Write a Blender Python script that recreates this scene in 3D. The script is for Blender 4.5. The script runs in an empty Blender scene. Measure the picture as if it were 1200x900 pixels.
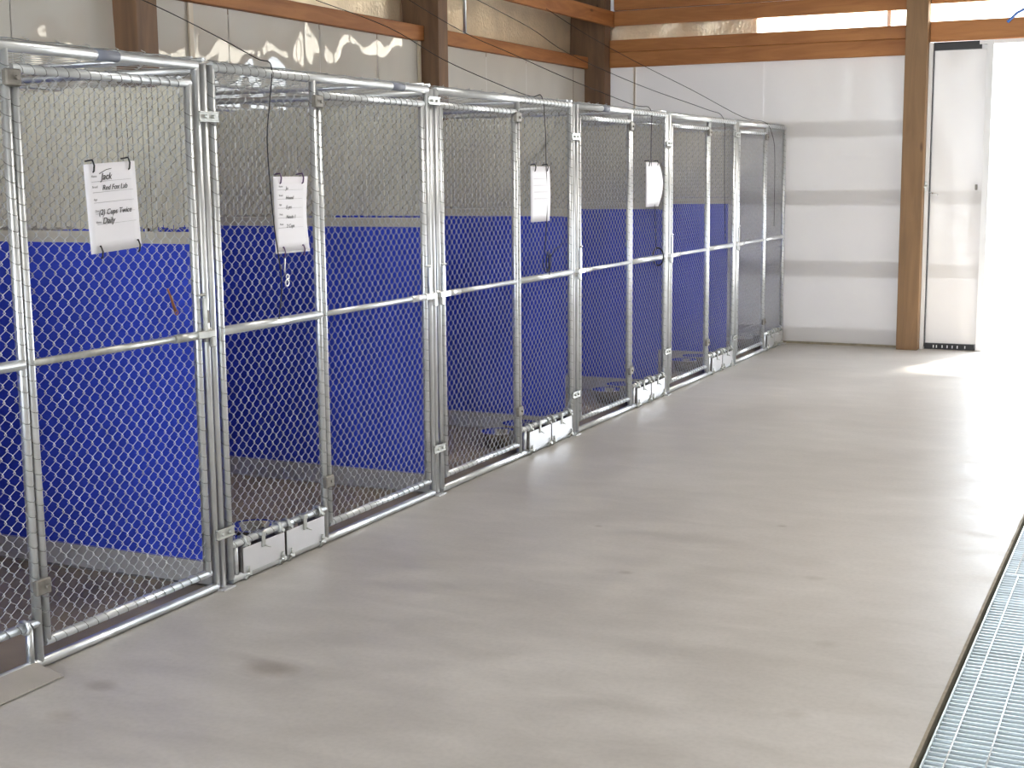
import bpy, bmesh, math, random
from mathutils import Vector, Matrix, noise
random.seed(7)
S = bpy.context.scene
COL = S.collection

# ------------------------------------------------------------------ camera
yaw, pitch, roll = 0.4406, 0.1474, 0.0091
F = Vector((-math.sin(yaw)*math.cos(pitch), math.cos(yaw)*math.cos(pitch), -math.sin(pitch)))
R0 = Vector((math.cos(yaw), math.sin(yaw), 0)); U0 = R0.cross(F)
cr, sr = math.cos(roll), math.sin(roll)
Rr = R0*cr - U0*sr; Ur = R0*sr + U0*cr
cam = bpy.data.cameras.new('camera'); co = bpy.data.objects.new('camera', cam); COL.objects.link(co)
cam.sensor_width = 36; cam.lens = 1643.25/1200*36; cam.clip_end = 200
M = Matrix((( Rr.x, Ur.x, -F.x, 3.008), (Rr.y, Ur.y, -F.y, 0), (Rr.z, Ur.z, -F.z, 1.4472), (0, 0, 0, 1)))
co.matrix_world = M
S.camera = co
# ------------------------------------------------------------------ sky, exposure
w = bpy.data.worlds.new('sky'); S.world = w; w.use_nodes = True
bgn = w.node_tree.nodes['Background']
bgn.inputs[0].default_value = (0.86, 0.93, 1.0, 1); bgn.inputs[1].default_value = 4.6
vs = S.view_settings
vs.view_transform = 'Standard'; vs.look = 'None'; vs.gamma = 1; vs.use_curve_mapping = False
vs.exposure = 1.3
S.cycles.max_bounces = 8; S.cycles.diffuse_bounces = 5; S.cycles.glossy_bounces = 4
S.cycles.transparent_max_bounces = 24
S.cycles.caustics_reflective = False; S.cycles.caustics_refractive = False
S.cycles.use_denoising = True
def sun():
    l = bpy.data.lights.new('sun', 'SUN'); l.energy = 8.0; l.angle = math.radians(7); l.color = (1, .95, .87)
    o = bpy.data.objects.new('sun', l); COL.objects.link(o)
    o.rotation_euler = Vector((.22, .80, 1.25)).to_track_quat('Z', 'Y').to_euler()
sun()

# ------------------------------------------------------------------ materials
def mat(name, col, rough=.6, metal=0., var=0., vscale=5., stretch=(1,1,1), bump=0., bscale=40., col2=None, spec=.5, alpha=1., **kw):
    m = bpy.data.materials.new(name); m.use_nodes = True
    nt = m.node_tree; b = nt.nodes['Principled BSDF']; L = nt.links.new
    b.inputs['Base Color'].default_value = (*col, 1); b.inputs['Roughness'].default_value = rough
    b.inputs['Metallic'].default_value = metal; b.inputs['Alpha'].default_value = alpha
    b.inputs['Specular IOR Level'].default_value = spec
    tc = nt.nodes.new('ShaderNodeTexCoord'); mp = nt.nodes.new('ShaderNodeMapping'); L(tc.outputs['Object'], mp.inputs[0])
    mp.inputs['Scale'].default_value = stretch
    n = nt.nodes.new('ShaderNodeTexNoise'); n.inputs['Scale'].default_value = vscale; n.inputs['Detail'].default_value = 5
    L(mp.outputs[0], n.inputs[0])
    if var or col2:
        r = nt.nodes.new('ShaderNodeValToRGB')
        c2 = col2 if col2 else tuple(c*(1-var) for c in col)
        r.color_ramp.elements[0].position = .35; r.color_ramp.elements[1].position = .65
        r.color_ramp.elements[0].color = (*c2, 1); r.color_ramp.elements[1].color = (*col, 1)
        L(n.outputs['Fac'], r.inputs[0]); L(r.outputs[0], b.inputs['Base Color'])
    if bump:
        n2 = nt.nodes.new('ShaderNodeTexNoise'); n2.inputs['Scale'].default_value = bscale; L(mp.outputs[0], n2.inputs[0])
        bp = nt.nodes.new('ShaderNodeBump'); bp.inputs['Strength'].default_value = bump; bp.inputs['Distance'].default_value = kw.get('bdist', .01)
        L(n2.outputs['Fac'], bp.inputs['Height']); L(bp.outputs[0], b.inputs['Normal'])
    return m

def wood(name, c1, c2, stretch, knots=True):
    m = bpy.data.materials.new(name); m.use_nodes = True
    nt = m.node_tree; b = nt.nodes['Principled BSDF']; L = nt.links.new
    b.inputs['Roughness'].default_value = .6
    tc = nt.nodes.new('ShaderNodeTexCoord'); mp = nt.nodes.new('ShaderNodeMapping'); L(tc.outputs['Object'], mp.inputs[0])
    mp.inputs['Scale'].default_value = stretch
    n = nt.nodes.new('ShaderNodeTexNoise'); n.inputs['Scale'].default_value = 14; n.inputs['Detail'].default_value = 7; n.inputs['Distortion'].default_value = 1.2
    L(mp.outputs[0], n.inputs[0])
    r = nt.nodes.new('ShaderNodeValToRGB'); r.color_ramp.elements[0].position = .3; r.color_ramp.elements[1].position = .7
    r.color_ramp.elements[0].color = (*c2, 1); r.color_ramp.elements[1].color = (*c1, 1)
    L(n.outputs['Fac'], r.inputs[0])
    v = nt.nodes.new('ShaderNodeTexVoronoi'); v.inputs['Scale'].default_value = 3.1
    mk = nt.nodes.new('ShaderNodeMapping'); mk.inputs['Scale'].default_value = tuple(.45 if s < .5 else 1.6 for s in stretch)
    L(tc.outputs['Object'], mk.inputs[0]); L(mk.outputs[0], v.inputs[0])
    r2 = nt.nodes.new('ShaderNodeValToRGB'); r2.color_ramp.elements[0].position = .035; r2.color_ramp.elements[1].position = .085
    r2.color_ramp.elements[0].color = (.18, .1, .07, 1); r2.color_ramp.elements[1].color = (1, 1, 1, 1)
    L(v.outputs['Distance'], r2.inputs[0])
    mx = nt.nodes.new('ShaderNodeMix'); mx.data_type = 'RGBA'; mx.blend_type = 'MULTIPLY'; mx.inputs[0].default_value = 1 if knots else 0
    L(r.outputs[0], mx.inputs[6]); L(r2.outputs[0], mx.inputs[7]); L(mx.outputs[2], b.inputs['Base Color'])
    bp = nt.nodes.new('ShaderNodeBump'); bp.inputs['Strength'].default_value = .25; bp.inputs['Distance'].default_value = .004
    L(n.outputs['Fac'], bp.inputs['Height']); L(bp.outputs[0], b.inputs['Normal'])
    return m

GALV = mat('galvanised_pipe', (.80, .83, .85), .34, .8, var=.14, vscale=9, bump=.05)
GALVW = mat('galvanised_wire', (.72, .74, .74), .45, .25, var=.15, vscale=30)
WIRED = mat('tie_wire', (.28, .29, .29), .5, .7)
CAST = mat('cast_fitting', (.62, .63, .60), .4, .8, var=.25, vscale=25)
HINGE = mat('weathered_hinge', (.30, .28, .25), .55, .6, var=.3, vscale=30)
PLATE = mat('sheet_steel', (.78, .78, .80), .36, .75, var=.06, vscale=6)
OPENP = mat('beige_hatch_plate', (.50, .46, .41), .5, .3, var=.12, vscale=8)  # beige, less metallic plate for the open hatches
LIGHTP = mat('bright_zinc', (.86, .87, .87), .3, .8)
BLUE = mat('blue_plastic_sheet', (.050, .10, .80), .42, var=.10, vscale=1.2, stretch=(3, 3, .3), bump=.1, bscale=3)
KICK = mat('kick_board', (.60, .59, .57), .7, var=.15, vscale=9)
SLATW = mat('brown_slat_wire', (.40, .385, .31), .5)  # darker and browner than the plain mesh wire
SLAT = mat('taupe_slat', (.82, .79, .66), .5, var=.1, vscale=20)
SLATG = mat('grey_slat', (.66, .66, .68), .5, var=.06, vscale=20)
BLACK = mat('black_rubber', (.012, .012, .014), .5)
STEEL = mat('stainless_steel', (.75, .75, .76), .16, 1.)
PAPER = mat('paper', (.86, .85, .90), .5)
INK = mat('black_ink', (.03, .03, .035), .6)
GREYINK = mat('grey_print', (.35, .34, .36), .6)
PURPLE = mat('purple_twist_tie', (.10, .05, .14), .5)
RUSTC = mat('brown_clip', (.25, .10, .04), .5)
WHITE = mat('white_painted_metal', (.80, .80, .80), .4)
CURB = mat('rust_stained_edge', (.36, .31, .22), .7, var=.3, vscale=20)
GIRT_Y = wood('pine_along_wall', (.45, .185, .055), (.29, .10, .028), (1, .12, 1))
GIRT_X = wood('pine_across_wall', (.50, .215, .065), (.34, .125, .034), (.12, 1, 1))
POSTM = wood('treated_post', (.23, .125, .062), (.13, .072, .04), (1, 1, .1))
POSTL = wood('light_treated_post', (.29, .165, .075), (.20, .115, .052), (1, 1, .1))
def translucent(name, col, amt):
    m = bpy.data.materials.new(name); m.use_nodes = True
    nt = m.node_tree; nt.nodes.clear(); L = nt.links.new
    o = nt.nodes.new('ShaderNodeOutputMaterial'); t = nt.nodes.new('ShaderNodeBsdfTranslucent'); g = nt.nodes.new('ShaderNodeBsdfDiffuse')
    t.inputs[0].default_value = (*col, 1); g.inputs[0].default_value = (*col, 1)
    mx = nt.nodes.new('ShaderNodeMixShader'); mx.inputs[0].default_value = amt; L(g.outputs[0], mx.inputs[1]); L(t.outputs[0], mx.inputs[2]); L(mx.outputs[0], o.inputs[0])
    return m
LINERW = mat('pale_wall_board', (.62, .61, .59), .6)  # unseen walls, set pale grey to brighten what the pipes reflect
TSID = translucent('daylit_wall_sheet', (.86, .86, .88), .13)
SIDING = mat('white_siding', (.74, .73, .72), .55)
GIRTBACK = mat('hidden_girt', (.74, .72, .70), .7)
FILM = mat('glossy_wall_liner', (.76, .73, .66), .025, spec=.7, alpha=.86, var=.03, vscale=1.5)
FILMF = mat('glossy_far_liner', (.76, .735, .715), .16, spec=.28, alpha=.93, var=.03, vscale=1.5)
TAN = mat('tan_tape', (.66, .57, .45), .4)
FOIL = mat('foil_insulation', (.90, .76, .56), .40, .55, bump=.8, bscale=45, bdist=.008, var=.1, vscale=6)
ROOF = mat('roof_liner', (.30, .29, .27), .6)
GRAVEL = mat('sunlit_gravel', (.66, .64, .60), .9, var=.1)
BLUESTRAP = mat('blue_strap', (.08, .2, .6), .5)
LABELM = mat('grey_band', (.22, .24, .30), .5)

def light_panel():
    m = bpy.data.materials.new('translucent_light_panel'); m.use_nodes = True
    nt = m.node_tree; nt.nodes.clear(); L = nt.links.new
    o = nt.nodes.new('ShaderNodeOutputMaterial'); t = nt.nodes.new('ShaderNodeBsdfTranslucent'); g = nt.nodes.new('ShaderNodeBsdfTransparent')
    t.inputs[0].default_value = (1, .93, .82, 1); g.inputs[0].default_value = (1, .95, .86, 1)
    mx = nt.nodes.new('ShaderNodeMixShader'); mx.inputs[0].default_value = .45; L(t.outputs[0], mx.inputs[2]); L(g.outputs[0], mx.inputs[1]); L(mx.outputs[0], o.inputs[0])
    return m
LPAN = light_panel()

def concrete():
    m = bpy.data.materials.new('sealed_concrete'); m.use_nodes = True
    nt = m.node_tree; b = nt.nodes['Principled BSDF']; L = nt.links.new
    N = nt.nodes.new
    geo = N('ShaderNodeNewGeometry'); pos = geo.outputs['Position']
    def nz(scale, det, st=(1, 1, 1), dist=0.):
        mp = N('ShaderNodeMapping'); mp.inputs['Scale'].default_value = st; L(pos, mp.inputs[0])
        n = N('ShaderNodeTexNoise'); n.inputs['Scale'].default_value = scale; n.inputs['Detail'].default_value = det; n.inputs['Distortion'].default_value = dist
        L(mp.outputs[0], n.inputs[0]); return n.outputs['Fac']
    a = nz(.9, 6, (1, 1, 1), .6); c = nz(3.5, 8, (1, 2.2, 1), .4); d = nz(60, 3)
    r = N('ShaderNodeValToRGB'); e = r.color_ramp.elements
    e[0].position = .3; e[0].color = (.385, .355, .32, 1); e[1].position = .72; e[1].color = (.61, .58, .545, 1)
    mixv = N('ShaderNodeMath'); mixv.operation = 'MULTIPLY_ADD'; mixv.inputs[1].default_value = .5
    h = N('ShaderNodeMath'); h.operation = 'MULTIPLY'; h.inputs[1].default_value = .5; L(c, h.inputs[0])
    L(a, mixv.inputs[0]); L(h.outputs[0], mixv.inputs[2]); L(mixv.outputs[0], r.inputs[0])
    r3 = N('ShaderNodeValToRGB'); r3.color_ramp.elements[0].position = .3; r3.color_ramp.elements[0].color = (.93, .93, .93, 1)
    r3.color_ramp.elements[1].position = .6; r3.color_ramp.elements[1].color = (1, 1, 1, 1); L(d, r3.inputs[0])
    cur = r.outputs[0]
    def mul(cur, f, col=(.6, .55, .48, 1)):
        mx = N('ShaderNodeMix'); mx.data_type = 'RGBA'; mx.blend_type = 'MULTIPLY'; L(f, mx.inputs[0]); L(cur, mx.inputs[6]); mx.inputs[7].default_value = col
        return mx.outputs[2]
    mx = N('ShaderNodeMix'); mx.data_type = 'RGBA'; mx.blend_type = 'MULTIPLY'; mx.inputs[0].default_value = 1; L(cur, mx.inputs[6]); L(r3.outputs[0], mx.inputs[7]); cur = mx.outputs[2]
    # damp spots and drips that stay where they are on the slab
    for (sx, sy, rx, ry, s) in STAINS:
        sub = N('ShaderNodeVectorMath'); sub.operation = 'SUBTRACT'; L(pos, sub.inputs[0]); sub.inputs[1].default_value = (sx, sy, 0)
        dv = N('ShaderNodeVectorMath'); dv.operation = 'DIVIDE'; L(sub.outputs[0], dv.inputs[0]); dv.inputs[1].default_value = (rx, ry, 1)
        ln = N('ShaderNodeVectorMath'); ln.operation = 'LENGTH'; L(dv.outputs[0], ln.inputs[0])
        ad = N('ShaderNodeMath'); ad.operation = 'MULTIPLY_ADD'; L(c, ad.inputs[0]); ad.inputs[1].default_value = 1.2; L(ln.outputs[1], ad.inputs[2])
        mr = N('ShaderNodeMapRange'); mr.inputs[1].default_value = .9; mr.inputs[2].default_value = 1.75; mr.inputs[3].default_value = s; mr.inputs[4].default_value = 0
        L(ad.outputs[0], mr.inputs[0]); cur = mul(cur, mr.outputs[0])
    L(cur, b.inputs['Base Color'])
    rr = N('ShaderNodeMapRange'); rr.inputs[1].default_value = .3; rr.inputs[2].default_value = .7; rr.inputs[3].default_value = .34; rr.inputs[4].default_value = .5; b.inputs['Specular IOR Level'].default_value = .75
    L(c, rr.inputs[0]); L(rr.outputs[0], b.inputs['Roughness'])
    bp = N('ShaderNodeBump'); bp.inputs['Strength'].default_value = .12; bp.inputs['Distance'].default_value = .004; L(c, bp.inputs['Height']); L(bp.outputs[0], b.inputs['Normal'])
    return m
STAINS = [(.63, 3.31, .10, .07, .75), (.27, 3.0, .05, .05, .55), (.33, 2.78, .06, .05, .45), (1.75, 2.6, .07, .05, .3), (2.15, 3.6, .05, .04, .35),
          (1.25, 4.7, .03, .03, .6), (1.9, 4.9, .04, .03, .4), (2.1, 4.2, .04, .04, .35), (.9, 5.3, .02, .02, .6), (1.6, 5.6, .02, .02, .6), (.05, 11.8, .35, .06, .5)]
CONC = concrete()
PENFLOOR = mat('pen_floor', (.44, .365, .265), .55, var=.3, vscale=3)
def alu():
    m = mat('galvanised_grating', (.80, .90, .96), .38, .3, var=.2, vscale=3, stretch=(.3, 4, 1))
    return m
GRATE = alu()
TRENCH_FILL = mat('pale_trench_fill', (.72, .82, .88), .5, 0)  # pale block added close under the bars to lighten their gaps

# ------------------------------------------------------------------ mesh builder
class MB:
    def __init__(s): s.v = []; s.f = []; s.sm = []
    def quad(s, pts, smooth=False):
        b = len(s.v); s.v += [Vector(p) for p in pts]; s.f.append(tuple(range(b, b+len(pts)))); s.sm.append(smooth)
    def box(s, x0, x1, y0, y1, z0, z1, bev=0.):
        if bev:
            bm = bmesh.new(); bmesh.ops.create_cube(bm, size=1)
            for v in bm.verts: v.co = Vector(((x0+x1)/2+v.co.x*(x1-x0), (y0+y1)/2+v.co.y*(y1-y0), (z0+z1)/2+v.co.z*(z1-z0)))
            bmesh.ops.bevel(bm, geom=list(bm.edges), offset=bev, segments=1, affect='EDGES')
            s.add_bm(bm); return s
        b = len(s.v)
        s.v += [Vector((x, y, z)) for x in (x0, x1) for y in (y0, y1) for z in (z0, z1)]
        for f in ((0,1,3,2),(4,6,7,5),(0,4,5,1),(2,3,7,6),(0,2,6,4),(1,5,7,3)): s.f.append(tuple(b+i for i in f)); s.sm.append(False)
        return s
    def add_bm(s, bm, smooth=False, mtx=None):
        b = len(s.v); bm.verts.ensure_lookup_table(); bm.verts.index_update()
        s.v += [(mtx @ v.co) if mtx else v.co.copy() for v in bm.verts]
        for f in bm.faces: s.f.append(tuple(b+v.index for v in f.verts)); s.sm.append(smooth)
        bm.free()
    def tube(s, pts, r, n=8, caps=True, smooth=True, closed=False):
        pts = [Vector(p) for p in pts]; b = len(s.v); m = len(pts)
        prev = None
        for i, p in enumerate(pts):
            if closed: d = pts[(i+1) % m]-pts[i-1]
            else: d = pts[min(i+1, m-1)]-pts[max(i-1, 0)]
            d.normalize()
            if prev is None:
                a = Vector((0, 0, 1)) if abs(d.z) < .9 else Vector((1, 0, 0)); u = d.cross(a).normalized()
            else: u = (prev - d*prev.dot(d)).normalized()
            prev = u; w_ = d.cross(u)
            rr = r[i] if isinstance(r, (list, tuple)) else r
            for k in range(n):
                t = 2*math.pi*k/n; s.v.append(p+u*math.cos(t)*rr+w_*math.sin(t)*rr)
        for i in range(m if closed else m-1):
            j = (i+1) % m
            for k in range(n):
                s.f.append((b+i*n+k, b+i*n+(k+1) % n, b+j*n+(k+1) % n, b+j*n+k)); s.sm.append(smooth)
        if caps and not closed:
            s.f.append(tuple(b+k for k in range(n))[::-1]); s.sm.append(False)
            s.f.append(tuple(b+(m-1)*n+k for k in range(n))); s.sm.append(False)
        return s
    def ring(s, c, axis, R, r, n=8, m=3, tilt=0.):
        axis = Vector(axis).normalized(); a = Vector((0, 0, 1)) if abs(axis.z) < .9 else Vector((1, 0, 0))
        u = axis.cross(a).normalized(); w_ = axis.cross(u)
        s.tube([Vector(c)+u*math.cos(t)*R+w_*math.sin(t)*R+axis*math.sin(t)*tilt for t in [2*math.pi*k/n for k in range(n)]], r, m, closed=True)
        return s
    def lathe(s, c, prof, n=20, smooth=True):
        b = len(s.v); c = Vector(c)
        for (r, z) in prof:
            for k in range(n):
                t = 2*math.pi*k/n; s.v.append(c+Vector((r*math.cos(t), r*math.sin(t), z)))
        for i in range(len(prof)-1):
            for k in range(n):
                s.f.append((b+i*n+k, b+i*n+(k+1) % n, b+(i+1)*n+(k+1) % n, b+(i+1)*n+k)); s.sm.append(smooth)
        return s
    def build(s, name, m, parent=None):
        me = bpy.data.meshes.new(name); off = parent_world(parent)
        me.from_pydata([tuple(v-off) for v in s.v], [], s.f)
        me.polygons.foreach_set('use_smooth', s.sm); me.materials.append(m); me.update()
        o = bpy.data.objects.new(name, me); COL.objects.link(o)
        if parent: o.parent = parent
        return o
def parent_world(p):
    t = Vector((0, 0, 0))
    while p: t += p.location; p = p.parent
    return t
def tag(o, label=None, cat=None, group=None, kind=None):
    if label: o['label'] = label
    if cat: o['category'] = cat
    if group: o['group'] = group
    if kind: o['kind'] = kind
    return o
def thing(name, loc, label, cat, group=None):
    o = bpy.data.objects.new(name, None); o.location = loc; o.empty_display_size = .1; COL.objects.link(o)
    return tag(o, label, cat, group)
def topmesh(mb, name, m, origin):
    """one-mesh thing with its origin at its base"""
    o = mb.build(name, m); org = Vector(origin)
    for v in o.data.vertices: v.co -= org
    o.location = org; return o

PITCH = .0465
def chain(mb, org, ua, va, W, H, r=.00175, lift=.0035, pitch=PITCH):
    """woven chain link: flattened spirals run along va, side by side along ua; each leans forward on one stroke and back on the next"""
    org = Vector(org); ua = Vector(ua); va = Vector(va); na = ua.cross(va)
    nw = max(1, round(2*W/pitch)); pu = W/nw; nh = max(1, round(H/pitch)); pv = H/nh
    V = mb.v; Fc = mb.f; SM = mb.sm
    ring = [(math.cos(2*math.pi*k/3)*r, math.sin(2*math.pi*k/3)*r) for k in range(3)]
    for i in range(nw):
        base = len(V); cnt = 0
        for j in range(2*nh+1):
            side = (j+i) % 2
            uu = i*pu + (side*1.10-.05)*pu + (0 if 0 < i else 0)
            vv = j*pv/2
            for (du, dv, dn) in ((0, -.095*pv, 1), (0, .095*pv, -1)):
                if (j == 0 and dv < 0) or (j == 2*nh and dv > 0): continue
                sgn = (1 if (dv > 0) == (side == 0) else -1)
                jit = .0012*math.sin(i*12.9+j*4.1)
                c = org + ua*(uu+du*.6+jit) + va*(vv+dv*.9) + na*(sgn*lift)
                for (a, b_) in ring: V.append(c+ua*a*1.0+na*b_)
                cnt += 1
        for k in range(cnt-1):
            for t in range(3):
                Fc.append((base+k*3+t, base+k*3+(t+1) % 3, base+(k+1)*3+(t+1) % 3, base+(k+1)*3+t)); SM.append(True)
def ties(mb, p0, p1, R, step=PITCH, r=.0014):
    p0 = Vector(p0); p1 = Vector(p1); L = (p1-p0).length; d = (p1-p0)/L; n = int(L/step)
    for i in range(n): mb.ring(p0+d*(i+.5)*step, d, R+r*.6, r, 8, 3, tilt=.009)

# ------------------------------------------------------------------ room shell
Y1 = 11.89; XL = -1.79; RX = 7.0; YN = -5.0; ZC = 3.5
st = lambda o: tag(o, kind='structure')
# floor with the drain trench cut out
fl = MB()
fl.box(-2.2, 2.489, YN, Y1+.12, -.2, 0); fl.box(3.152, RX+.2, YN, Y1+.12, -.2, 0); fl.box(2.489, 3.152, 11.3, Y1+.12, -.2, 0)
st(fl.build('floor', CONC))
t = MB(); t.box(2.489, 3.152, YN, 11.3, -.3, -.2); st(t.build('trim_1', CURB))     # bottom of the trench
t = MB(); t.box(2.4895, 2.4985, YN, 11.3, -.2, .001)
o = st(t.build('trim_2', CURB))
tag(o, 'rust stained concrete edge of the floor drain trench')
# outside ground
g = MB(); g.box(-6, 14, Y1+.14, 40, -.35, -.06); g.box(-40, -6, Y1+.12, 40, -.35, -.06); g.box(-40, 40, -30, YN, -.35, -.06); g.box(14, 40, YN, 40, -.35, -.06)
st(g.build('ground', GRAVEL))
# ceiling, closed right wall
c = MB(); c.box(-2.2, RX+.3, YN, Y1+.2, ZC, ZC+.1); st(c.build('ceiling', ROOF))
wr = MB(); wr.box(RX, RX+.12, YN, Y1+.12, 0, ZC); st(wr.build('wall_right', LINERW))

wn = MB(); wn.box(3.6, RX, -3.62, -3.5, 0, ZC); st(wn.build('wall_near', LINERW))
def wavy(x0, x1, z0, z1, plane, v, axis, amp=.006, seed=0, nx=None):
    """a stretched plastic liner sheet, sagging a few millimetres between its fastenings"""
    mb = MB(); nu = nx or max(6, int((x1-x0)/.045)); nv = max(6, int((z1-z0)/.06)); b = 0
    for i in range(nu+1):
        for j in range(nv+1):
            u = x0+(x1-x0)*i/nu; z = z0+(z1-z0)*j/nv
            e = min(1, min(i, nu-i)/3.0) * min(1, min(j, nv-j)/3.0)
            d = amp*e*noise.noise(Vector((u*5.5+seed*7, z*2.6, seed*3.3))) + amp*.35*e*noise.noise(Vector((u*9+seed*7, z*7, seed*1.3)))
            mb.v.append(Vector((plane+d, u, z)) if axis == 'y' else Vector((u, plane+d, z)))
    for i in range(nu):
        for j in range(nv):
            a = i*(nv+1)+j; mb.f.append((a, a+nv+1, a+nv+2, a+1) if axis == 'y' else (a, a+1, a+nv+2, a+nv+1)[::-1]); mb.sm.append(True)
    return mb
# left wall
wl = MB(); wl.box(-2.12, -2.0, YN, Y1+.12, 0, ZC); wall_left = st(wl.build('wall_left', SIDING))
fo = MB()
nfo = wavy(2.0, 11.9, 2.455, 3.2, -1.93, 0, 'y', .02, 5, 120).build('foil_insulation', FOIL, wall_left)
seams = [3.64, 4.915, 6.205, 6.54, 7.46, 8.15, 8.735, 9.77, 10.50, 11.48, 11.89]
seams = [1.2, 2.4] + seams
for i in range(len(seams)-1):  # each liner sheet sags its own way
    wavy(seams[i]+.003, seams[i+1]-.003, .02, 2.372, XL, 0, 'y', .011, i).build('wall_panel', FILM, wall_left)
for y in (6.195, 8.70): MB().box(XL+.004, XL+.016, y-.018, y+.018, .02, 2.37).build('seam_tape', TAN, wall_left)
for z in (.08, .65, 1.25, 1.81): MB().box(-1.93, XL-.02, 1.2, 11.6, z-.065, z+.065).build('hidden_girt', GIRTBACK, wall_left)
# far wall: solid to x 1.60, doorway 1.60..4.4, solid beyond
wf = MB(); yb = Y1+.10
wf.quad([(-2.0, yb, 0), (1.60, yb, 0), (1.60, yb, 2.62), (-2.0, yb, 2.62)]); wf.box(4.4, RX+.12, yb, yb+.1, 0, 2.62); wf.box(1.60, 4.4, yb, yb+.1, 2.47, 2.62)
wf.box(-2.12, -.30, yb, yb+.1, 2.62, 2.80); wf.box(-2.12, RX+.12, yb, yb+.1, 2.80, ZC); wf.box(4.4, RX+.12, yb, yb+.1, 2.62, 2.80)
wall_far = st(wf.build('wall_far', TSID))
for i, (a, b_) in enumerate([(XL, -1.385), (-1.365, -.2145), (-.2135, .985)]):
    wavy(a, b_, .02, 2.41, Y1, 0, 'x', .006, 20+i).build('wall_panel', FILMF, wall_far)
MB().box(-1.385, -1.365, Y1-.008, Y1-.002, .03, 2.384).build('seam_tape', TAN, wall_far)
for z in (.07, .64, 1.24, 1.81): MB().box(XL, 1.09, Y1+.025, Y1+.1, z-.065, z+.065).build('hidden_girt', GIRTBACK, wall_far)
MB().box(XL, .98, Y1-.02, Y1, 0, .018).build('sill_strip', CURB, wall_far)
wavy(-1.9, -.30, 2.60, 2.80, Y1+.05, 0, 'x', .02, 31, 50).build('foil_insulation', FOIL, wall_far)
# eave light strips over the girts
l1 = MB(); l1.box(-.30, 1.06, Y1+.07, Y1+.078, 2.60, 2.78); w1 = st(l1.build('window_1', LPAN))
MB().box(.792, .822, Y1+.04, Y1+.066, 2.61, 2.77).build('joint_strip', GIRTBACK, w1)
l2 = MB(); l2.box(1.06, 4.4, Y1+.07, Y1+.078, 2.60, 2.80); st(l2.build('window_2', LPAN))
s = MB(); s.tube([(1.735, Y1-.05, 2.60), (1.80, Y1-.05, 2.665), (1.87, Y1-.05, 2.70), (2.0, Y1-.05, 2.80)], .012, 6)
tag(topmesh(s, 'strap', BLUESTRAP, (1.735, Y1-.05, 2.6)), 'blue strap hanging in the light strip above the doorway', 'strap')

# doorway section: liner covered wall strip, black foam closures, white jambs
dr = MB(); dr.box(1.149, 1.176, Y1-.05, Y1+.1, 0, 2.47); door = st(dr.build('door_1', WHITE))
wavy(1.186, 1.585, .05, 2.41, Y1+.012, 0, 'x', .006, 41, 14).build('door_panel', FILMF, door)
for z in (.64, 1.24): MB().box(1.19, 1.585, Y1+.018, Y1+.029, z-.055, z+.055).build('panel_rail', GIRTBACK, door)
MB().box(1.176, 1.545, Y1+.0, Y1+.09, 2.412, 2.475).build('foam_closure', BLACK, door)
MB().box(1.176, 1.183, Y1-.01, Y1+.09, .02, 2.412).build('door_gasket', BLACK, door)
MB().box(1.18, 1.575, Y1+.0, Y1+.09, -.0, .048).build('bottom_brush', BLACK, door)
for x in (1.25, 1.275, 1.32, 1.36, 1.40, 1.44, 1.50):
    MB().box(x, x+.008, Y1-.006, Y1, .012, .034).build('white_tick', WHITE, door)  # small white ticks along the black bottom strip
MB().box(1.545, 1.592, Y1+.02, Y1+.09, 2.40, 2.475).build('corner_block', WHITE, door)
MB().box(1.590, 1.64, Y1-.03, Y1+.12, 0, 2.475).build('door_jamb', WHITE, door)
MB().box(1.53, 4.45, Y1-.02, Y1+.1, 2.445, 2.475).build('door_header', WHITE, door)
MB().box(1.535, 1.553, Y1-.014, Y1+.01, 1.30, 1.345, .003).build('door_catch', HINGE, door)
h = MB(); h.tube([(1.10, Y1-.06, 1.33), (1.14, Y1-.08, 1.325), (1.165, Y1-.06, 1.34)], .009, 8); h.box(1.150, 1.17, Y1-.066, Y1-.05, 1.30, 1.37)
h.build('door_latch', CAST, door)
h = MB(); h.tube([(1.18, Y1-.012, 1.285), (1.215, Y1-.035, 1.275), (1.25, Y1-.02, 1.262)], .006, 6); h.build('door_handle', STEEL, door)

# timber
def timber(name, box, m, label, cat):
    x0, x1, y0, y1, z0, z1 = box; mb = MB(); mb.box(*box, bev=.004)
    return tag(topmesh(mb, name, m, ((x0+x1)/2, (y0+y1)/2, z0)), label, cat)
timber('timber_post', (-1.96, -1.645, 5.60, 5.76, 0, ZC), POSTM, 'dark timber post rising behind the kennel with the handwritten note', 'post')
timber('timber_post', (-1.96, -1.645, 8.735, 8.875, 0, ZC), POSTM, 'brown timber post on the left wall halfway along the kennel row', 'post')
timber('timber_post', (-1.96, -1.60, 11.74, 11.885, 0, ZC), POSTM, 'dark timber post standing in the far corner of the room', 'post')
timber('timber_post', (.975, 1.148, Y1-.145, Y1-.002, 0, ZC), POSTL, 'light brown timber post standing beside the bright doorway', 'post')
ys = [-1., 2.5, 5.598, 5.762, 8.733, 8.877, 11.738]
for (a, b_, lab) in ((2.5, 5.598, 'narrow pine girt on left wall in front of the nearest post'), (5.762, 8.733, 'pine girt between the two nearer posts above the white liner'), (8.877, 11.738, 'pine girt running from the middle post into the far corner')):
    timber('timber_girt', (-1.97, -1.755, a, b_, 2.374, 2.475), GIRT_Y, lab, 'beam')
timber('timber_header', (-1.598, -1.56, -1, 11.885, 2.735, 2.868), GIRT_Y, 'long pine header board fixed across the faces of the left posts', 'beam')
timber('timber_girt', (-1.598, .973, Y1-.04, Y1-.002, 2.384, 2.514), GIRT_X, 'lower of the two knotty pine boards below the foil strip on the far wall', 'beam')
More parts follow.
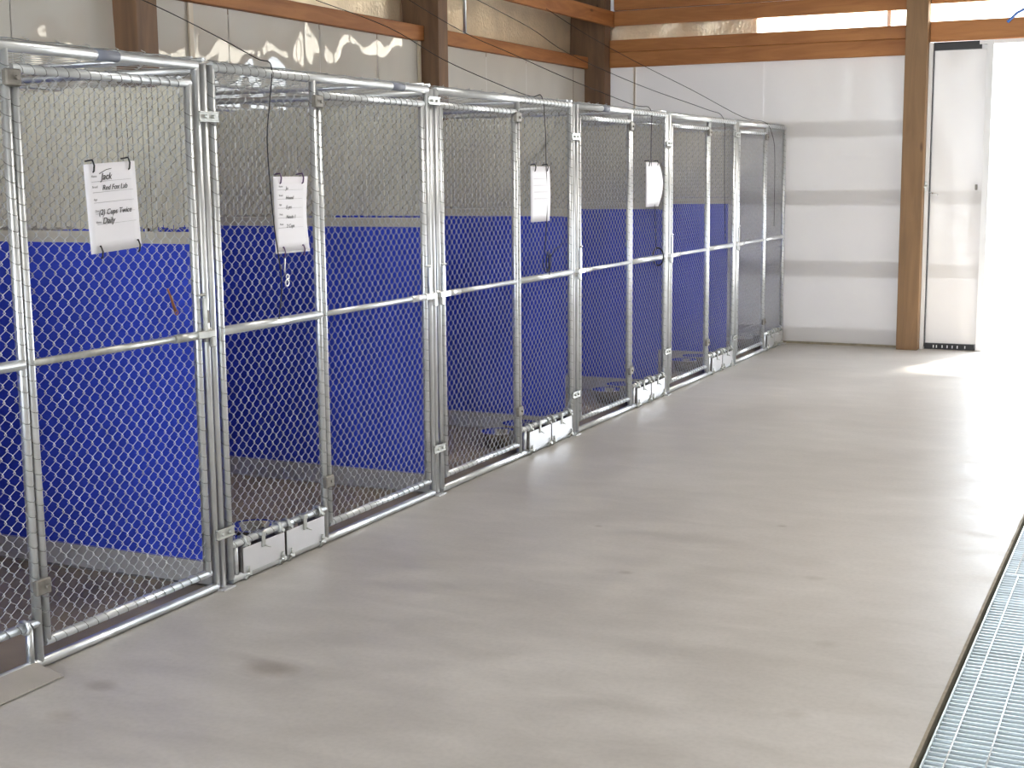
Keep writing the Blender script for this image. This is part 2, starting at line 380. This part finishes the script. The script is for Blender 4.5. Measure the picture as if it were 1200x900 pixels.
timber('timber_girt', (-1.598, .973, Y1-.04, Y1-.002, 2.515, 2.620), GIRT_X, 'upper of the two knotty pine boards below the foil strip on the far wall', 'beam')
timber('timber_girt', (-1.558, .973, Y1-.04, Y1-.002, 2.742, 2.868), GIRT_X, 'pine board directly above the foil strip on the far wall', 'beam')
timber('timber_girt', (-1.558, .973, Y1-.04, Y1-.002, 2.873, 3.02), GIRT_X, 'topmost pine board on the far wall at the photo edge', 'beam')
timber('timber_girt', (1.150, 4.6, Y1-.04, Y1-.002, 2.478, 2.636), GIRT_X, 'pine board right above the doorway beside the light post', 'beam')
timber('timber_girt', (1.150, 4.6, Y1-.04, Y1-.002, 2.775, 2.93), GIRT_X, 'pine board over the blown-out light strip right of the post', 'beam')
s = MB(); s.tube([(-1.79, 9.42, 2.47), (-1.79, 9.42, 3.1)], .014, 8); s.box(-1.81, -1.77, 9.40, 9.44, 2.475, 2.485)
tag(topmesh(s, 'conduit_pipe', GALV, (-1.79, 9.42, 2.475)), 'thin grey conduit standing on the left girt before the foil', 'pipe')

# ------------------------------------------------------------------ kennels
YB = [2.34, 3.947, 5.562, 7.188, 8.765, 10.335]      # centres of the shared post groups
YEND = 11.81; DEPTH = 1.55; HT = 1.83
RP = .0145
feeder_near = [True, True, False, False, False, False]  # which side of the pen holds the feeder hatch
mid = [3.043, 4.616, 6.462, 8.09, 9.665, 11.19]      # fixed middle post
fronts = []
desc = ['nearest the camera, gate carrying the handwritten note', 'second from the camera with the plastic-sleeved list',
        'in mid row, black cord coil above its crossbar', 'with the black hoop on its crossbar',
        'second from the far wall, blue panel behind', 'last in the row against the far wall, white wall behind']
def pipe(mb, a, b_, r=RP, n=10): mb.tube([a, b_], r, n)
for i in range(6):
    y0 = YB[i]+.042; y1 = (YB[i+1] if i < 5 else YEND)-.042; m_ = mid[i]
    if i == 5: y1 = YEND-.03
    T = thing('kennel_fence', (0, (y0+y1)/2, 0), 'galvanised chain link kennel front ' + desc[i], 'kennel panel')
    near = feeder_near[i]
    for y in (y0, y1): p = MB(); pipe(p, (0, y, .02), (0, y, HT)); p.build('post', GALV, T)
    p = MB(); pipe(p, (0, m_, .02), (0, m_, HT-.01)); p.build('post', GALV, T)
    p = MB(); pipe(p, (0, y0, HT-.006), (0, y1, HT-.006), .0168, 12); p.build('top_rail', GALV, T)
    p = MB(); pipe(p, (0, y0, .017), (0, y1, .017), .0155, 10); p.build('bottom_rail', GALV, T)
    ff0, ff1 = (y0, m_) if near else (m_, y1)      # fixed half
    g0, g1 = (m_+.034, y1-.046) if near else (y0+.040, m_-.034)      # gate
    # fixed half
    p = MB(); pipe(p, (0, ff0, .142), (0, ff1, .142)); p.build('feeder_rail', GALV, T)
    zc = .918
    p = MB(); pipe(p, (.004, ff0, zc), (.004, ff1, zc), .0165); p.build('crossbar', GALV, T)
    p = MB(); chain(p, (0, ff0+.008, .145), (0, 1, 0), (0, 0, 1), ff1-ff0-.016, HT-.155); tag(p.build('chain_link', GALVW, T), kind='stuff')
    p = MB(); ties(p, (0, ff0, .17), (0, ff0, HT-.03), RP); ties(p, (0, ff1, .17), (0, ff1, HT-.03), RP); ties(p, (0, ff0, HT-.006), (0, ff1, HT-.006), .0168); ties(p, (0, ff0, .142), (0, ff1, .142), RP)
    tag(p.build('tie_wire', WIRED, T), kind='stuff')
    # upright beside hatch and hatch doors
    hy0 = ff0+.055; hy1 = ff1-.035 if near else ff1-.03
    if not near: hy0 = ff0+.085
    hm = (hy0+hy1)/2
    p = MB(); pipe(p, (0, hy0-.022, .02), (0, hy0-.022, .142), .011, 8); p.build('hatch_upright', GALV, T)
    if i == 0: p = MB(); pipe(p, (0, hy1+.0, .02), (0, hy1+.0, .142), .012, 8); p.ring((.003, hy1-.02, .142), (0, 1, 0), .019, .007, 8, 5); p.build('hatch_upright', GALV, T)
    for (a, b_) in ((hy0, hm-.007), (hm+.007, hy1)):
        opened = (i == 0)
        pl = MB()
        if not opened:
            pl.box(.017, .021, a, b_, .026, .122, .0012)
        else:
            q = [(.02, a, .03), (.02, b_, .03), (.125, b_, .004), (.125, a, .004)]
            pl.quad(q); pl.quad([(x, y, z+.003) for (x, y, z) in q][::-1])
            for k in range(4):
                A = q[k]; B = q[(k+1) % 4]; pl.quad([A, B, (B[0], B[1], B[2]+.003), (A[0], A[1], A[2]+.003)])
        H_ = pl.build('feeder_hatch', OPENP if opened else PLATE, T)
        if opened: continue
        # box behind
        bx = MB(); bx.box(-.10, .012, a+.004, a+.008, .03, .125); bx.box(-.10, .012, b_-.008, b_-.004, .03, .125); bx.box(-.10, .012, a+.004, b_-.004, .028, .031); bx.build('hatch_tray', HINGE, H_)
        for y in (a+.022, b_-.022):
            k = MB(); k.ring((.002, y, .142), (0, 1, 0), .020, .0078, 8, 5); k.tube([(.020, y, .136), (.034, y, .136)], .007, 6); k.build('hinge_loop', CAST, H_)
            k = MB(); k.ring((.0, y, .020), (0, 1, 0), .020, .0078, 8, 5); k.tube([(.012, y, .022), (.036, y, .026)], .008, 6); k.tube([(.026, y, .03), (.026, y, .052)], .004, 5); k.build('hinge_loop', CAST, H_)
        yc = (a+b_)/2-.01
        k = MB(); k.box(.020, .027, yc-.011, yc+.011, .10, .150, .002); k.box(-.01, .03, yc-.014, yc+.014, .142, .160, .003); k.tube([(.03, yc+.002, .105), (.033, yc+.03, .094)], .003, 5); k.build('hatch_catch', CAST, H_)
    # gate
    G = MB(); zb_, zt = .076, 1.762
    G.tube([(0, g0, zb_), (0, g0, zt)], RP, 10); G.tube([(0, g1, zb_), (0, g1, zt)], RP, 10)
    G.tube([(0, g0-.01, zt), (0, g1+.01, zt)], RP, 10); G.tube([(0, g0-.01, zb_), (0, g1+.01, zb_)], RP, 10)
    gate = G.build('gate', GALV, T)
    p = MB(); pipe(p, (.006, g0, zc), (.006, g1, zc), .0115, 8); p.build('gate_crossbar', GALV if i != 0 else CAST, gate)
    p = MB(); chain(p, (0, g0+.008, zb_+.006), (0, 1, 0), (0, 0, 1), g1-g0-.016, zt-zb_-.012); tag(p.build('gate_mesh', GALVW, gate), kind='stuff')
    p = MB()
    for y in (g0, g1): ties(p, (0, y, zb_+.03), (0, y, zt-.03), RP)
    ties(p, (0, g0, zt), (0, g1, zt), RP); ties(p, (0, g0, zb_), (0, g1, zb_), RP)
    tag(p.build('gate_tie_wire', WIRED, gate), kind='stuff')
    # hinges on the middle post side
    ym = m_ + (.017 if near else -.017)
    for z in (.25, 1.735):
        k = MB(); k.box(-.004, .022, ym-.030, ym+.030, z-.024, z+.024, .004); k.tube([(.020, ym+.008, z), (.030, ym+.008, z)], .007, 6); k.build('gate_hinge', HINGE if True else GALV, gate)
    # latch on the outer side
    yl = g1 if near else g0; d = 1 if near else -1; lm = CAST if i == 0 else LIGHTP
    L_ = MB()
    L_.box(.016, .024, yl+d*.020-.010, yl+d*.020+.010, .905, 1.045, .002)         # flat lifting arm
    L_.ring((.012, yl+d*.012, 1.055), (0, 0, 1), .014, .004, 8, 5)
    L_.tube([(.012, yl-d*.14, zc), (.012, yl-d*.02, zc)], .0150, 8)               # sleeve
    L_.box(.006, .030, min(yl-d*.03, yl+d*.065), max(yl-d*.03, yl+d*.065), zc-.012, zc+.014, .003)
    L_.tube([(.0, yl+d*.048, zc-.028), (.0, yl+d*.048, zc+.02)], .019, 8)
    L_.box(.018, .034, yl+d*.050-.012, yl+d*.050+.012, zc-.045, zc-.008, .003)
    L_.build('gate_latch', lm, gate)
    if near:
        k = MB(); k.box(-.004, .016, yl+d*.045-.007, yl+d*.045+.007, .955, 1.0, .002); k.build('latch_keeper', HINGE, T)
    # label band on top rail of gate half
    yb2 = (g0+g1)/2 + (.2 if i == 1 else -.0)
    if i in (0, 1, 3): p = MB(); p.tube([(0, yb2-.05, HT-.006), (0, yb2+.05, HT-.006)], .0175, 12); p.build('rail_band', LABELM, T)
    # foot plate
    p = MB(); p.box(-.05, .035, y1+.0, y1+.07, 0, .006, .001); p.build('foot_plate', PLATE, T)
    fronts.append((T, ff0, ff1, g0, g1, y0, y1, gate))

# clamps between neighbouring frames
for i, (yb_, zt_, zl_) in enumerate(zip(YB[1:], (1.655, 1.778, 1.656, 1.646, 1.735), (.203, .217, .23, .289, .212))):
    T = fronts[i][0]
    for z in (zt_, zl_):
        k = MB(); a, b_ = yb_-.062, yb_+.062
        k.box(.014, .019, a+.01, b_-.01, z-.018, z+.018, .001)
        k.box(.017, .023, a+.01, b_-.01, z+.012, z+.018, .001); k.box(.017, .023, a+.01, b_-.01, z-.018, z-.012, .001)
        k.tube([(.012, yb_-.02, z), (.030, yb_-.02, z)], .007, 6); k.tube([(.012, yb_+.021, z), (.030, yb_+.021, z)], .007, 6)
        k.build('frame_clamp', CAST, T)

# dividers
ddesc = ['beyond the nearest pen', 'between the listed pen and the coil pen', 'beyond the pen with the cord coil', 'beyond the pen with the black hoop', 'before the last pen']
def divider(y, label, blue=True, x_front=-.004):
    T = thing('divider_panel', (-.8, y, 0), label, 'kennel panel')
    xf, xb = x_front, -DEPTH
    for x in (xf, xb): p = MB(); pipe(p, (x, y, .0), (x, y, HT)); p.build('post', GALV, T)
    for z in (.0185, HT-.02): p = MB(); pipe(p, (xf, y+.012, z), (xb, y+.012, z)); p.build('rail', GALV, T)
    W = xf-xb
    zlo = 1.26 if blue else .04
    p = MB(); chain(p, (xb+.008, y, zlo-.04 if blue else .02), (1, 0, 0), (0, 0, 1), W-.016, HT-.025-(zlo-.04 if blue else .02), r=.0023 if blue else .0017, lift=.0009 if blue else .0035); tag(p.build('chain_link', SLATW if blue else GALVW, T), kind='stuff')
    n = round(2*(W-.016)/PITCH); sl = MB()
    for k in range(n):
        x = xb+.008+(W-.016)*(k+.5)/n; j = random.uniform(-.0012, .0012)
        a = -.0022 if k % 2 else .0022
        z0 = zlo + (random.uniform(.010, .022) if blue else .01); z1 = HT-.06-random.uniform(0, .012)
        sl.box(x-.0094+j, x+.0094+j, y-.0011+a*.3, y+.0011+a*.3, z0, z1)
    if blue: tag(sl.build('privacy_slat', SLAT, T), kind='stuff')
    if blue:
        q = MB(); q.box(xf-.045, xb+.02, y-.012, y-.004, .092, 1.222, .001); q.build('blue_sheet', BLUE, T)
        q = MB(); q.box(xf-.022, xb+.02, y-.008, y+.008, 1.222, 1.262, .002); q.build('slat_channel', SLAT, T)
        q = MB(); q.box(xf-.03, xb+.02, y-.012, y-.004, .008, .094, .001); q.build('kick_board', KICK, T)
    return T
for i in range(5): divider(YB[i+1], 'blue lower panel with taupe slats above, ' + ddesc[i])
divider(YB[0], 'blue lower panel with taupe slats on the near side of the nearest pen')
divider(YEND, 'open chain link end panel of the last pen, pale wall showing through', blue=False)

# backs and tops
bdesc = ['of the nearest pen', 'of the pen with the list', 'of the pen with the cord coil', 'of the pen with the black hoop', 'of the pen second from the far wall', 'of the last pen']
for i in range(6):
    a = YB[i]+.03; b_ = (YB[i+1] if i < 5 else YEND)-.03
    T = thing('kennel_fence', (-DEPTH, (a+b_)/2, 0), 'chain link rear panel ' + bdesc[i], 'kennel panel')
    for y in (a+.02, b_-.02): p = MB(); pipe(p, (-DEPTH-.033, y, 0), (-DEPTH-.033, y, HT)); p.build('post', GALV, T)
    for z in (.0155, HT-.02): p = MB(); pipe(p, (-DEPTH-.033, a, z), (-DEPTH-.033, b_, z)); p.build('rail', GALV, T)
    p = MB(); chain(p, (-DEPTH-.033, a+.03, .03), (0, 1, 0), (0, 0, 1), b_-a-.06, 1.77); tag(p.build('chain_link', GALVW, T), kind='stuff')
    q = MB(); q.box(-DEPTH-.0255, -DEPTH-.0185+.002, a+.04, b_-.04, .03, 1.222); q.build('blue_sheet', BLUE, T)  # unseen back sheet, added to darken the deep end of the pen
    T = thing('kennel_cover', (-.8, (a+b_)/2, HT), 'chain link roof cover ' + bdesc[i], 'kennel roof')
    zt = HT+.018
    for (A, B) in (((-.02, a, zt), (-DEPTH, a, zt)), ((-.02, b_, zt), (-DEPTH, b_, zt)), ((-.80, a, zt), (-.80, b_, zt)), ((-DEPTH, a, zt), (-DEPTH, b_, zt))):
        p = MB(); pipe(p, A, B, .008, 6); p.build('roof_bar', GALV, T)
    p = MB(); chain(p, (-DEPTH, a, zt+.004), (0, 1, 0), (1, 0, 0), b_-a, DEPTH-.005, r=.0015, pitch=.13); tag(p.build('chain_link', GALVW, T), kind='stuff')
    p = MB(); pts = []
    for k in range(25):
        y = a+(b_-a)*k/24; pts.append((.0, y, HT+.014+.002*math.sin(k*1.9+i)))
    p.tube(pts, .0016, 4); p.build('edge_wire', WIRED, T)
# thin, darker brown sheet laid over each pen floor
for i in range(6):
    a = YB[i]+.02; b_ = (YB[i+1] if i < 5 else YEND)-.02
    tag(topmesh(MB().box(-DEPTH, -.06, a, b_, 0, .003), 'pen_floor_sheet', PENFLOOR, (-.8, (a+b_)/2, 0)), kind='structure')

# bowls
def bowl(x, y, i, w_):
    mb = MB(); mb.lathe((x, y, .0), [(.001, .033), (.055, .033), (.082, .085), (.100, .088), (.102, .084), (.088, .078), (.074, .005), (.001, .005)], 24)
    o = topmesh(mb, 'dog_bowl', STEEL, (x, y, 0)); tag(o, '%s steel dog bowl behind the hatch %s' % (w_, bdesc[i]), 'bowl', None); 
for i in range(1, 6):
    _, ff0, ff1, *_r = fronts[i]
    h = (ff1-ff0)
    bowl(-.23, ff0+h*.30+.03, i, 'nearer'); bowl(-.23, ff0+h*.70+.03, i, 'farther')

# ------------------------------------------------------------------ papers
def text(body, size, loc, m, parent, name, shear=0., rot=0.):
    cu = bpy.data.curves.new(name, 'FONT'); cu.body = body; cu.size = size; cu.shear = shear; cu.extrude = .0003
    tmp = bpy.data.objects.new('tmp', cu); COL.objects.link(tmp)
    dg = bpy.context.evaluated_depsgraph_get(); me = bpy.data.meshes.new_from_object(tmp.evaluated_get(dg))
    bpy.data.objects.remove(tmp); me.materials.clear(); me.materials.append(m); me.name = name
    off = parent_world(parent); c, s_ = math.cos(rot), math.sin(rot)
    for v in me.vertices:
        x, z = v.co.x, v.co.y
        v.co = Vector((v.co.z, x*c-z*s_, x*s_+z*c)) + Vector(loc) - off
    o = bpy.data.objects.new(name, me); COL.objects.link(o); o.parent = parent; return o
def paper(yc, zc, label, rot=0., bow=0., w_=.233, h_=.279, x=.022):
    T = thing('paper_note', (x, yc, zc-h_/2), label, 'note')
    mb = MB(); n = 8; m2 = 8
    def pos(u, v, dx=0):
        yy = (u-.5)*w_; zz = (v-.5)*h_; c, s_ = math.cos(rot), math.sin(rot)
        b_ = bow*math.sin(math.pi*v)*(u)
        return Vector((x+dx+b_, yc+yy*c-zz*s_, zc+yy*s_+zz*c))
    for i in range(n+1):
        for j in range(m2+1): mb.v.append(pos(i/n, j/m2))
    for i in range(n):
        for j in range(m2): a = i*(m2+1)+j; mb.f.append((a, a+m2+1, a+m2+2, a+1)); mb.sm.append(True)
    sh = mb.build('sheet', PAPER, T)
    md = sh.modifiers.new('thick', 'SOLIDIFY'); md.thickness = .0012; md.offset = -1
    return T, pos
def stroke(pos, T, pts, m, name='handwriting', r=.0008, dx=.0012):
    mb = MB(); mb.tube([pos(u, v, dx) for u, v in pts], r, 4); return mb.build(name, m, T)
def fasten(pos, T, spots, m):
    for (u, v) in spots:
        mb = MB(); c = pos(u, v, 0); mb.tube([c+Vector((-.026, 0, .012)), c+Vector((.004, -.002, .016)), c+Vector((.008, .001, 0)), c+Vector((.003, .004, -.018)), c+Vector((-.002, .003, -.022))], .0028, 6)
        mb.build('tie_clip', m, T)
def rule(pos, T, v, u0, u1, m=GREYINK, dz=0.0, r=.0004): stroke(pos, T, [(u0, v), (u1, v+dz)], m, 'printed_line', r)
# note 1
T, pos = paper(3.443, 1.363, 'white sheet with handwriting about two cups twice daily', rot=.055, w_=.232, h_=.272)
r_ = .055
def at(u, v): return pos(u, v, .0016)
for (u, v, b_, sz) in ((.30, .815, 'Jack', .030), (.31, .70, 'Red Fox Lab', .0225), (.20, .425, '(2) Cups Twice', .024), (.26, .325, 'Daily', .027)):
    text(b_, sz, at(u, v), INK, T, 'handwriting', shear=.35, rot=r_)
stroke(pos, T, [(.28, .885), (.42, .925), (.52, .935)], INK, r=.001)
for (u, v, b_) in ((.12, .85, 'Name'), (.12, .73, 'Breed'), (.13, .59, 'Age'), (.14, .46, 'Diet'), (.14, .335, 'Notes')): text(b_, .010, at(u, v), GREYINK, T, 'printed_word', rot=r_)
for (v, a, b_) in ((.80, .12, .9), (.68, .13, .92), (.565, .13, .92), (.44, .15, .92), (.32, .16, .93)): rule(pos, T, v, a, b_)
fasten(pos, T, ((.16, .985), (.86, .985), (.18, .02), (.93, .03)), BLACK)
# note 2
T, pos = paper(4.421, 1.313, 'white list in a clear sleeve on the second kennel front', rot=.0, w_=.226, h_=.278, bow=-.01)
for (v, wds, sc) in ((.84, 'Name', .3), (.72, 'Breed', .3), (.60, 'Age', .25), (.47, 'Meds', .28), (.34, 'Meals', .27)):
    text(wds, .010, pos(.14, v+.02, .0016), GREYINK, T, 'printed_word'); rule(pos, T, v-.015, .1, .85)
for k, (v, b_) in enumerate(((.825, 'Jo'), (.70, 'Hound'), (.575, '5 yrs'), (.445, 'Needs 1'), (.325, '2 Cups'))): text(b_, .018, pos(.34, v, .0016), INK, T, 'handwriting', shear=.3)
fasten(pos, T, ((.17, .985), (.82, .985)), PURPLE); fasten(pos, T, ((.22, .01), (.80, .02)), PURPLE)
mb = MB(); mb.box(.018, .0235, 4.31, 4.533, 1.170, 1.178); mb.build('sleeve_edge', mat('clear_sleeve_edge', (.55, .55, .6), .2), T)
# notes 3 and 4
T, pos = paper(6.697, 1.352, 'white sheet on the front with the cord coil, bleached by glare', w_=.238, h_=.284, bow=.006)
for v in (.78, .66, .54, .42): rule(pos, T, v, .15, .85)
fasten(pos, T, ((.2, .985), (.85, .985)), BLACK)
T, pos = paper(8.425, 1.385, 'bowed white sheet hanging on the front with the black hoop', w_=.238, h_=.276, bow=.03)
for v in (.7, .55, .4): rule(pos, T, v, .15, .85)
fasten(pos, T, ((.2, .985), (.85, .985)), BLACK)

# ------------------------------------------------------------------ small things
mb = MB(); mb.tube([(.018, 3.69, 1.090), (.022, 3.70, 1.06), (.018, 3.726, 1.012)], [.003, .004, .006], 6); mb.ring((.02, 3.728, 1.008), (1, 0, 0), .008, .0025, 8, 4)
tag(topmesh(mb, 'snap_clip', RUSTC, (.02, 3.72, 1.0)), 'small brown snap clip hooked in the nearest gate mesh', 'clip')
mb = MB(); mb.ring((.024, 4.372, 1.06), (1, 0, 0), .012, .0025, 10, 5); mb.ring((.024, 4.376, 1.083), (1, 0, 0), .009, .0025, 10, 5); mb.tube([(.022, 4.36, 1.10), (.022, 4.366, 1.15)], .003, 6)
tag(topmesh(mb, 'snap_hook', LIGHTP, (.024, 4.372, 1.045)), 'small steel snap hook below the plastic-sleeved list', 'hook')
mb = MB()
for k, (dy, dz, rr) in enumerate(((0, 0, .052), (.012, .006, .05), (-.01, -.004, .047), (.004, -.01, .055))):
    mb.ring((.024+.004*k, 6.775+dy, .995+dz), (1, .15*k, 0), rr, .0022, 22, 5)
mb.tube([(.026, 6.82, 1.02), (.03, 6.87, 1.06), (.03, 6.93, 1.07), (.02, 6.99, 1.085)], .002, 5)
tag(topmesh(mb, 'coiled_cord', BLACK, (.024, 6.775, .94)), 'loose coil of thin black cord above middle pen crossbar', 'cord')
mb = MB(); mb.ring((.012, 8.575, .925), (.55, .83, 0), .056, .0045, 26, 6)
tag(topmesh(mb, 'black_hoop', BLACK, (.012, 8.575, .87)), 'black rubber hoop around the crossbar of the fourth front', 'hoop')
# cables from the header down to the fronts
cd = ['thin black cable arching down to the pen with the list', 'thin black cable arching down to the cord coil pen', 'thin black cable arching down to the pen with the black hoop', 'thin black cable arching down to the second pen from the far wall', 'thin black cable arching down to the last pen']
CABLES = [[(-1.5, 5.201, 2.338), (-1.05, 5.028, 2.188), (-0.6, 4.842, 2.024), (-0.15, 4.47, 1.893), (0.0, 4.35, 1.852), (0.024, 4.298, 1.717), (0.024, 4.275, 1.595), (0.024, 4.282, 1.443), (0.024, 4.303, 1.257), (0.024, 4.336, 1.067), (0.024, 4.311, 0.93)], [(-1.55, 7.059, 2.46), (-1.188, 7.259, 2.306), (-0.825, 7.255, 2.106), (-0.463, 7.284, 1.947), (-0.1, 6.856, 1.86), (0.0, 6.774, 1.852), (0.024, 6.762, 1.691), (0.024, 6.77, 1.516), (0.024, 6.778, 1.251), (0.024, 6.742, 1.047)], [(-1.55, 7.897, 2.627), (-1.188, 8.18, 2.366), (-0.825, 8.174, 2.206), (-0.462, 8.143, 2.049), (-0.1, 8.375, 1.882), (0.0, 8.442, 1.852), (0.024, 8.393, 1.681), (0.024, 8.396, 1.524), (0.024, 8.446, 1.391), (0.024, 8.501, 0.987)], [(-1.55, 8.895, 2.711), (-1.188, 9.234, 2.481), (-0.825, 9.069, 2.276), (-0.463, 9.523, 2.07), (-0.1, 9.867, 1.913), (0.0, 10.002, 1.852), (0.024, 9.972, 1.653), (0.024, 9.986, 1.347), (0.024, 10.025, 0.962)], [(-1.55, 10.358, 2.742), (-1.188, 10.353, 2.515), (-0.825, 10.516, 2.298), (-0.463, 10.684, 2.099), (-0.1, 10.86, 1.886), (0.0, 11.151, 1.852), (0.024, 11.3, 1.755), (0.024, 11.393, 1.572), (0.024, 11.406, 1.018)]]
for lab, pts in zip(cd, CABLES):
    P_ = [Vector(p) for p in pts]
    sm = []
    for k in range(len(P_)-1):
        p0 = P_[max(k-1, 0)]; p1 = P_[k]; p2 = P_[k+1]; p3 = P_[min(k+2, len(P_)-1)]
        for t_ in range(5):
            t = t_/5; sm.append(.5*((2*p1)+(p2-p0)*t+(2*p0-5*p1+4*p2-p3)*t*t+(3*p1-p0-3*p2+p3)*t**3))
    sm.append(P_[-1])
    mb = MB(); mb.tube(sm, .0023, 5); tag(topmesh(mb, 'cable', BLACK, P_[-1]), lab, 'cable')

# ------------------------------------------------------------------ floor grating
segs = [(-1.2, 1.98), (1.99, 5.212), (5.222, 8.45), (8.46, 11.29)]
gd = ['galvanised bar grating behind the camera end', 'galvanised bar grating nearest the camera', 'galvanised bar grating beyond the joint in the trench cover', 'galvanised bar grating farthest along by the doorway']
for k, ((a, b_), lab) in enumerate(zip(segs, gd)):
    if k == 0 : continue
    T = thing('floor_grate', (2.82, (a+b_)/2, -.03), lab, 'grate')
    off = .006 if k == 1 else -.006
    fr = MB(); fr.box(2.512+.0, 2.517, a, b_, -.03, .003); fr.box(3.122, 3.127, a, b_, -.03, .003); fr.box(2.517, 3.122, a, a+.004, -.03, .002); fr.box(2.517, 3.122, b_-.004, b_, -.03, .002)
    fr.build('grate_frame', GRATE, T)
    br = MB(); n = int((b_-a-.02)/.0302)
    for i in range(n):
        y = a+.02+i*.0302; br.box(2.517, 3.122, y-.0026, y+.0026, -.024, .0, 0)
    tag(br.build('bearing_bar', GRATE, T), kind='stuff')
    for j in range(6):
        x = 2.558+off+j*.095
        rb = MB(); rb.tube([(x, a, -.001), (x, b_, -.001)], .0027, 6); rb.build('cross_rod', GALV, T)
t = MB(); t.box(2.502, 3.14, -1.2, 11.3, -.20, -.0305); st(t.build('trim_3', TRENCH_FILL))

# ------------------------------------------------------------------ ceiling lamps
for k, (x, y) in enumerate(((1.2, 1.0), (4.6, 1.0), (1.2, 5.2), (4.6, 5.2), (1.2, 9.2), (4.6, 9.2))):
    mb = MB(); mb.lathe((x, y, ZC-.16), [(.02, .16), (.06, .12), (.10, .05), (.19, .0), (.20, -.01), (.18, -.008), (.09, .04)], 20)
    T = topmesh(mb, 'ceiling_lamp', WHITE, (x, y, ZC)); tag(T, 'round white ceiling lamp, %s one %s' % (('near', 'near', 'middle', 'middle', 'far', 'far')[k], ('on the kennel side', 'on the open side')[k % 2]), 'lamp', 'ceiling lamps')
    l = bpy.data.lights.new('lamp_disc', 'AREA'); l.shape = 'DISK'; l.size = .36; l.energy = 12; l.color = (1, .93, .84)
    o = bpy.data.objects.new('lamp_disc', l); COL.objects.link(o); o.parent = T; o.location = (0, 0, -.18)
